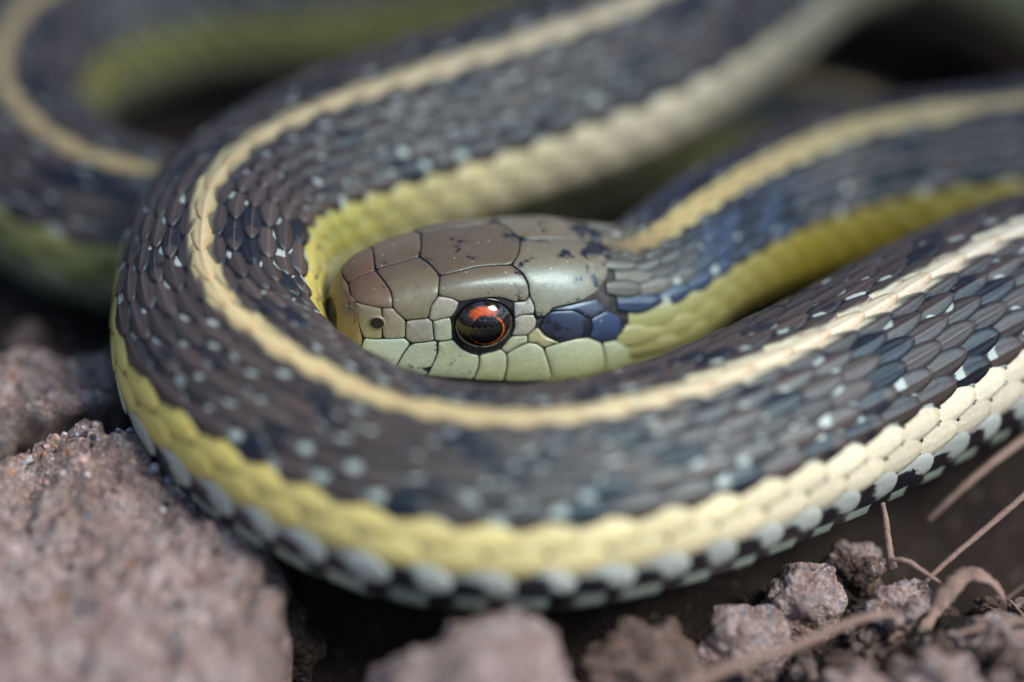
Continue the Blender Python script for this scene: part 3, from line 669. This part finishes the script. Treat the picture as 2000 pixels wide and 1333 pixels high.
def plate(root, nm, pol, sk):
    lab = nm.startswith('labial')
    look = PLATE_LOOK.get(nm, ((.40, .49, .41), (.41, .48, .33), .1))
    if lab and int(nm[-1]) >= 4: look = ((.41, .46, .31), (.40, .43, .21), .05)
    if lab and int(nm[-1]) == 3: look = ((.36, .40, .27), (.40, .46, .32), .27)
    if lab and int(nm[-1]) == 2: look = ((.34, .39, .30), (.38, .46, .35), .27)
    K = 5.4                                # p to length
    q = pol * np.array([1, K])
    for _ in range(2):                     # round the corners a little
        n = len(q); a = np.roll(q, -1, 0)
        w = .12 if _ == 0 else .22
        q = np.stack([q * (1 - w) + a * w, q * w + a * (1 - w)], 1).reshape(-1, 2)
    M = 64
    c = np.concatenate([q, q[:1]]); L = np.concatenate([[0], np.cumsum(np.linalg.norm(np.diff(c, axis=0), axis=1))])
    s = np.linspace(0, L[-1], M, endpoint=False)
    q = np.stack([np.interp(s, L, c[:, 0]), np.interp(s, L, c[:, 1])], 1)
    area = .5 * np.sum(q[:, 0] * np.roll(q[:, 1], -1) - np.roll(q[:, 0], -1) * q[:, 1])
    tg = np.roll(q, -1, 0) - np.roll(q, 1, 0); tg /= np.linalg.norm(tg, axis=1)[:, None] + 1e-9
    nin = np.stack([-tg[:, 1], tg[:, 0]], 1) * (1 if area > 0 else -1)
    cen = q.mean(0)
    size = math.sqrt(abs(area))
    rings = [(.003, -.022), (.008, -.002), (.02, .012), (.045, .019)]
    G = [(q + nin * min(d, .12 * size), h) for d, h in rings]
    base = G[-1][0]
    for f, h in ((.85, .024), (.68, .027), (.48, .029), (.28, .030), (.1, .031)):
        G.append((cen + (base - cen) * f, h))
    R = np.array([g[0] for g in G]); H = np.array([[g[1]] * M for g in G])
    t = np.maximum(R[..., 0], 0.003); p = R[..., 1] / K
    P, Nn = surf_n(sk, t - 6.2, p)
    P = P + Nn * H[..., None]
    V = np.concatenate([P.reshape(-1, 3), P[-1].mean(0)[None]])
    n = len(G)
    F = grid_faces(n, M, True)
    F += [((n - 1) * M + i, (n - 1) * M + (i + 1) % M, n * M) for i in range(M)]
    if area > 0: F = [f[::-1] for f in F]
    me = mesh('head_scale', V, F)
    up, lo, dk = look
    pa = np.abs(np.append(p.ravel(), p[-1].mean())); lo_p, hi_p = pa.min(), pa.max()
    w = ((pa - lo_p) / max(hi_p - lo_p, 1e-6))[:, None] ** 1.3
    col = np.array(up) * (1 - w) + np.array(lo) * w
    ring_dark = np.append(H.ravel(), 1); rim = np.clip((.012 - ring_dark) * 60, 0, 1)[:, None]
    col = col * (1 - .6 * rim)
    attr(me, 'Col', col)
    attr(me, 'Dark', dk * (1 + .5 * (np.append(t.ravel(), t[-1].mean()) > t.mean() + .3 * np.ptp(t))) + .5 * rim[:, 0], 'FLOAT'); attr(me, 'Pale', np.zeros(len(V)), 'FLOAT')
    o = link('lip_scale' if lab else 'head_scale', me, M_HEAD, root)
    return o
def local_frame(sk, t, p):
    P, Nn = surf_n(sk, np.array([[t - 6.2]]), np.array([[p]])); P2, _ = surf_n(sk, np.array([[t - 6.1]]), np.array([[p]]))
    n = Nn[0, 0]; x = (P2 - P)[0, 0]; x = x - n * (x @ n); x /= np.linalg.norm(x)
    y = np.cross(n, x); 
    if y[2] < 0: y = -y
    return P[0, 0], n, x, y
def eye(root, sk, side):
    P, n, x, y = local_frame(sk, EYE_T, side * EYE_P)
    rx, ry, rz = .60, .55, .38
    def cap(r0, r1, nr, fire, name, mat, parent, lift=0.0, off=(0, 0)):
        V = []; A = []
        for i in range(nr):
            r = r0 + (r1 - r0) * i / (nr - 1)
            for k in range(64):
                a = 2 * math.pi * k / 64
                ex, ey = r * math.cos(a) + off[0] * (1 - r), r * math.sin(a) + off[1] * (1 - r)
                d = rz * math.sqrt(max(0, 1 - ex * ex - ey * ey)) if ex * ex + ey * ey < 1 else 0
                V.append(P + x * rx * ex + y * ry * ey + n * (d * 1.0 - .08 + lift)); A.append(fire(r, a))
        F = grid_faces(nr, 64, True)
        if r0 < .01: pass
        cs = np.cross(V[F[len(F) // 2][1]] - V[F[len(F) // 2][0]], V[F[len(F) // 2][2]] - V[F[len(F) // 2][0]])
        if cs @ n < 0: F = [f[::-1] for f in F]
        me = mesh(name, V, F); attr(me, 'Fire', A, 'FLOAT')
        return link(name, me, mat, parent)
    off = (.04, -.02)
    e = cap(.96, 1.0, 4, lambda r, a: 0, 'eye', M_PUPIL, root, off=off)
    def fire(r, a):
        up = math.sin(a - .12)
        top = max(0, min(1, (up - .60) * 2.4)) * min(1, max(0, (r - .55) * 12)) * max(0, min(1, (.93 - r) * 7)) * .95
        ring = math.exp(-((r - .58) / (.042 + .015 * math.cos(a + .5))) ** 2) * (.56 + .20 * math.cos(a + .3))
        return max(top, ring)
    cap(.55, .96, 24, fire, 'iris', M_IRIS, e, off=off)
    cap(.001, .55, 12, lambda r, a: 0, 'pupil', M_PUPIL, e, off=off)
    # dark rim of the spectacle
    V = []
    for i in range(40):
        a = 2 * math.pi * i / 40
        for j in range(8):
            b = 2 * math.pi * j / 8
            rr = 1.02 + .035 * math.cos(b)
            V.append(P + x * rx * rr * math.cos(a) + y * ry * rr * math.sin(a) + n * (-.03 + .05 * math.sin(b)))
    F = [(i * 8 + j, ((i + 1) % 40) * 8 + j, ((i + 1) % 40) * 8 + (j + 1) % 8, i * 8 + (j + 1) % 8) for i in range(40) for j in range(8)]
    link('eye_rim', mesh('eye_rim', V, F), M_PUPIL, e)
def nostril(root, sk, side):
    P, n, x, y = local_frame(sk, NOS_T, side * NOS_P)
    V = []; prof = [(1.4, .02), (1.28, .042), (1.18, .046), (1.12, .044), (1.0, .040), (.7, .039), (.01, .039)]
    for r, h in prof:
        for k in range(28):
            a = 2 * math.pi * k / 28; V.append(P + (x * .125 * math.cos(a) + y * .115 * math.sin(a)) * r + n * h)
    F = grid_faces(len(prof), 28, True)
    me = mesh('nostril', V, F); me.materials.append(M_HEAD); me.materials.append(M_NOSTRIL)
    attr(me, 'Col', np.tile([[.25, .22, .155]], (len(V), 1))); attr(me, 'Dark', np.zeros(len(V)), 'FLOAT'); attr(me, 'Pale', np.zeros(len(V)), 'FLOAT')
    me.polygons.foreach_set('material_index', [1 if i // 28 >= 3 else 0 for i in range(len(me.polygons))])
    link('nostril', me, None, root)
make_snake()

# ------------------------------------------------------------------ twigs and litter
dg = bpy.context.evaluated_depsgraph_get()
ground_bvh = BVHTree.FromPolygons([v.co.copy() for v in bpy.data.objects['ground'].data.vertices], [list(p.vertices) for p in bpy.data.objects['ground'].data.polygons])
rng = random.Random(4)
# crumbs of soil and grit stones round the front of the coil
protos = []
for i in range(8):
    protos.append(rock_mesh('soil_crumb', (1, rng.uniform(.7, .95), rng.uniform(.6, .9)), 60 + i, sub=4, rough=.42, cuts=5, fine=.14))
for me, mt in zip(protos, (M_PINK, M_BROWN, M_SOIL, M_PINK, M_SOIL, M_BROWN, M_PINK, M_BROWN)): me.materials.append(mt)
MARKS = [((5.7, -3.2), 'the pale pink stone'), ((4.5, -4.2), 'the greyish pink stone'), ((7.6, -3.7), 'the knobbly pink stone'), ((9.2, -4.9), 'the jagged stone'), ((8.1, -6.0), 'the whitish pink stone'), ((9.7, -7.0), 'the dark brown clod'), ((6.3, -6.3), 'the blurred pinkish stone'), ((2.4, -5.4), 'the brown lump'), ((9.6, -2.6), 'the long thin stem'), ((-.4, -6), 'the smooth pinkish brown rock'), ((-4, -4), 'the flat pinkish rock'), ((-9, 1.5), 'the reddish rock')]
TONES = ('pink', 'brown', 'dark', 'pale pink', 'blackish', 'grainy brown', 'rosy', 'earthy')
def crumb(x, y, r, label, group, dz=.25):
    hit = ground_bvh.ray_cast(Vector((x, y, 20)), Vector((0, 0, -1)))[0]
    if hit is None: return
    k = rng.randrange(8); o = link('soil_crumb', protos[k])
    mk = min(MARKS, key=lambda m: math.hypot(m[0][0] - x, m[0][1] - y))
    label = '%s %s crumb of soil lying %s %s' % ('tiny' if r < .13 else 'small' if r < .21 else 'larger' if r < .33 else 'big', TONES[k], 'in the hollow by' if 'hollow' in group else 'beside', mk[1])
    o.location = hit + Vector((0, 0, r * dz)); o.scale = (r, r, r)
    o.rotation_euler = (rng.uniform(0, 6), rng.uniform(0, 6), rng.uniform(0, 6))
    tag(o, label, 'crumb', group)
for i in range(260):
    x, y = rng.uniform(4.6, 11.0), rng.uniform(-7.5, -2.4)
    crumb(x, y, rng.choice((.10, .14, .18, .22, .3, .38)) * rng.uniform(.8, 1.2), 'pinkish brown crumb of soil scattered beside the snake', 'soil crumbs scattered around the stones and twigs')
for i in range(30):
    x, y = rng.uniform(-3.5, 4.5), rng.uniform(-6.0, -3.6)
    crumb(x, y, rng.choice((.10, .16, .22, .3)), 'dark crumb of soil lying in the shaded hollow', 'dark crumbs in the hollow under the coil')
for i in range(26):
    x, y = rng.uniform(-11.5, -7.8), rng.uniform(1.5, 4.5)
    crumb(x, y, rng.choice((.15, .25, .4)), 'reddish crumb of soil lying behind the reddish rock', 'soil crumbs behind the reddish rock')
# mineral grains on the sharp ridge of the big rock
gm = []
for i in range(5):
    me = rock_mesh('sand_grain', (1, rng.uniform(.7, .9), rng.uniform(.6, .85)), 90 + i, sub=2, rough=.35, cuts=9, fine=.0); me.polygons.foreach_set('use_smooth', [False] * len(me.polygons)); me.materials.append(M_GRAIN[i]); gm.append(me)
rb = bvh_of(left_rock)
names = ('white', 'bluish grey', 'pink', 'orange', 'black')
for i in range(150):
    x = rng.uniform(-10.2, -5.6); y = -1.5 - .12 * abs(x + 8) - max(0, x + 7) * .7 + rng.gauss(0, .42)
    hit, nn, _, _ = rb.ray_cast(Vector((x, y, 20)), Vector((0, 0, -1)))
    if hit is None or hit.z < -.2: continue
    k = rng.choices(range(5), (3, 3, 5, 1, 4))[0]; r = rng.choice((.035, .045, .06, .08, .12)) * rng.uniform(.8, 1.2)
    o = link('sand_grain', gm[k]); o.location = hit + nn * r * .2; o.scale = (r, r, r); o.rotation_euler = (rng.uniform(0, 6), rng.uniform(0, 6), rng.uniform(0, 6))
    tag(o, '%s mineral grain stuck on the ridge of the large flat rock' % names[k], 'grain', names[k] + ' grains on the rock ridge')
# twigs, stems, bark strip
def tube_mesh(name, pts, rad, seed=0, seg=12, wob=.25, flat=1.0):
    P = np.array(pts, float); d = np.concatenate([[0], np.cumsum(np.linalg.norm(np.diff(P, axis=0), axis=1))])
    s = np.linspace(0, d[-1], max(12, int(d[-1] / .05))); C = cr(d, P, s); r = np.interp(s, d, rad)
    T = np.gradient(C, axis=0); T /= np.linalg.norm(T, axis=1)[:, None]
    A = np.cross(T, [0.3, .2, .93]); A /= np.linalg.norm(A, axis=1)[:, None]; B = np.cross(T, A)
    V = []
    for i in range(len(s)):
        for k in range(seg):
            a = 2 * math.pi * k / seg; v = C[i] + (A[i] * math.cos(a) + B[i] * math.sin(a) * flat) * r[i]
            n = noise.fractal(Vector(v) * 5 + Vector((seed, 0, 0)), .8, 2.1, 3) + .5 * noise.noise(Vector((k * 1.7, s[i] * 2.2, seed)))
            V.append(C[i] + (v - C[i]) * (1 + wob * n))
    F = grid_faces(len(s), seg, True); F.append(list(range(seg))[::-1]); F.append([(len(s) - 1) * seg + k for k in range(seg)])
    return mesh(name, V, F)
def twig(name, pts, rad, label, cat, seed=0, mat=None, **kw):
    return tag(link(name, tube_mesh(name, pts, rad, seed, **kw), mat or M_TWIG), label, cat)
twig('twig', [(7.24, -2.0, .12), (7.30, -2.15, -.12), (7.32, -2.4, -.25), (7.36, -2.75, -.5), (7.42, -2.95, -.75)], [.05, .06, .065, .08, .09], 'short pale twig standing upright against the snake belly', 'twig', 1)
twig('stem', [(10.9, -1.3, .75), (10.11, -1.86, .3), (9.2, -2.45, -.18), (8.21, -3.12, -.7), (7.9, -3.35, -.9)], [.075, .07, .06, .048, .04], 'long thin pinkish stem leaning across the dark gap', 'stem', 2, wob=.15)
twig('root', [(7.36, -2.95, -.5), (7.6, -3.05, -.42), (7.95, -3.25, -.52), (8.32, -3.43, -.72), (8.55, -3.6, -.9)], [.035, .048, .048, .04, .03], 'thin reddish root bending over the knobbly pink stone', 'root', 3, wob=.4)
twig('bark_strip', [(7.75, -4.6, -1.05), (8.15, -4.03, -.75), (8.5, -3.7, -.42), (8.85, -3.52, -.33), (9.2, -3.6, -.42), (9.42, -3.74, -.62), (9.5, -3.8, -.85)], [.06, .13, .19, .20, .17, .12, .05], 'curled strip of reddish bark arching over the jagged stone', 'bark', 4, wob=.6, flat=.35)
twig('rootlet', [(9.5, -3.8, -.75), (9.75, -3.75, -.5), (10.0, -3.7, -.28), (10.15, -3.65, -.2)], [.03, .03, .028, .02], 'hair thin rootlet beyond the curled bark strip', 'rootlet', 5)
twig('stem', [(2.6, -7.6, .35), (3.64, -6.71, .25), (5.2, -5.8, .05), (6.95, -4.75, -.2), (7.25, -4.6, -.35)], [.10, .10, .09, .075, .04], 'blurred bare pink stem slanting up from the lower edge', 'stem', 6, wob=.12)
twig('stem', [(11.5, 1.0, .25), (10.47, .34, -.2), (9.6, -.3, -.45), (8.9, -.7, -.9), (8.4, -.9, -1.4)], [.10, .10, .09, .08, .05], 'thick reddish stem lying close under the snake belly', 'stem', 7, wob=.12)
twig('twig', [(8.4, -4.9, -.55), (9.2, -4.75, -.45), (10.4, -4.55, -.45), (11.3, -4.6, -.5)], [.045, .07, .07, .06], 'brown twig lying level on the jagged stone', 'twig', 8, wob=.35)

# hair-fine roots tangled over the crumbs
for i, (x, y, a, n, where) in enumerate(((6.6, -3.5, .3, 7, 'between the pale pink stone and the knobbly stone'), (7.2, -4.6, 1.1, 8, 'in front of the knobbly pink stone'), (8.6, -4.6, -.4, 8, 'over the jagged stone'), (9.3, -4.3, .8, 6, 'behind the jagged stone'), (7.6, -5.4, .1, 9, 'across the whitish pink stone'), (5.4, -4.9, -.6, 8, 'beside the greyish pink stone'), (8.9, -5.9, .5, 8, 'near the dark brown clod'), (9.6, -3.2, -1.0, 6, 'below the long thin stem'))):
    P = []
    for q in range(n):
        hit = ground_bvh.ray_cast(Vector((x, y, 20)), Vector((0, 0, -1)))[0]
        P.append((x, y, hit.z + .22 + .25 * math.sin(q * 1.3 + i))); a += rng.uniform(-.55, .55); x += .26 * math.cos(a); y += .26 * math.sin(a)
    twig('rootlet', P, list(np.interp(np.linspace(0, 1, len(P)), [0, .5, 1], [.022, .034, .012])), 'fine dry rootlet tangled ' + where, 'rootlet', 20 + i, wob=.4)
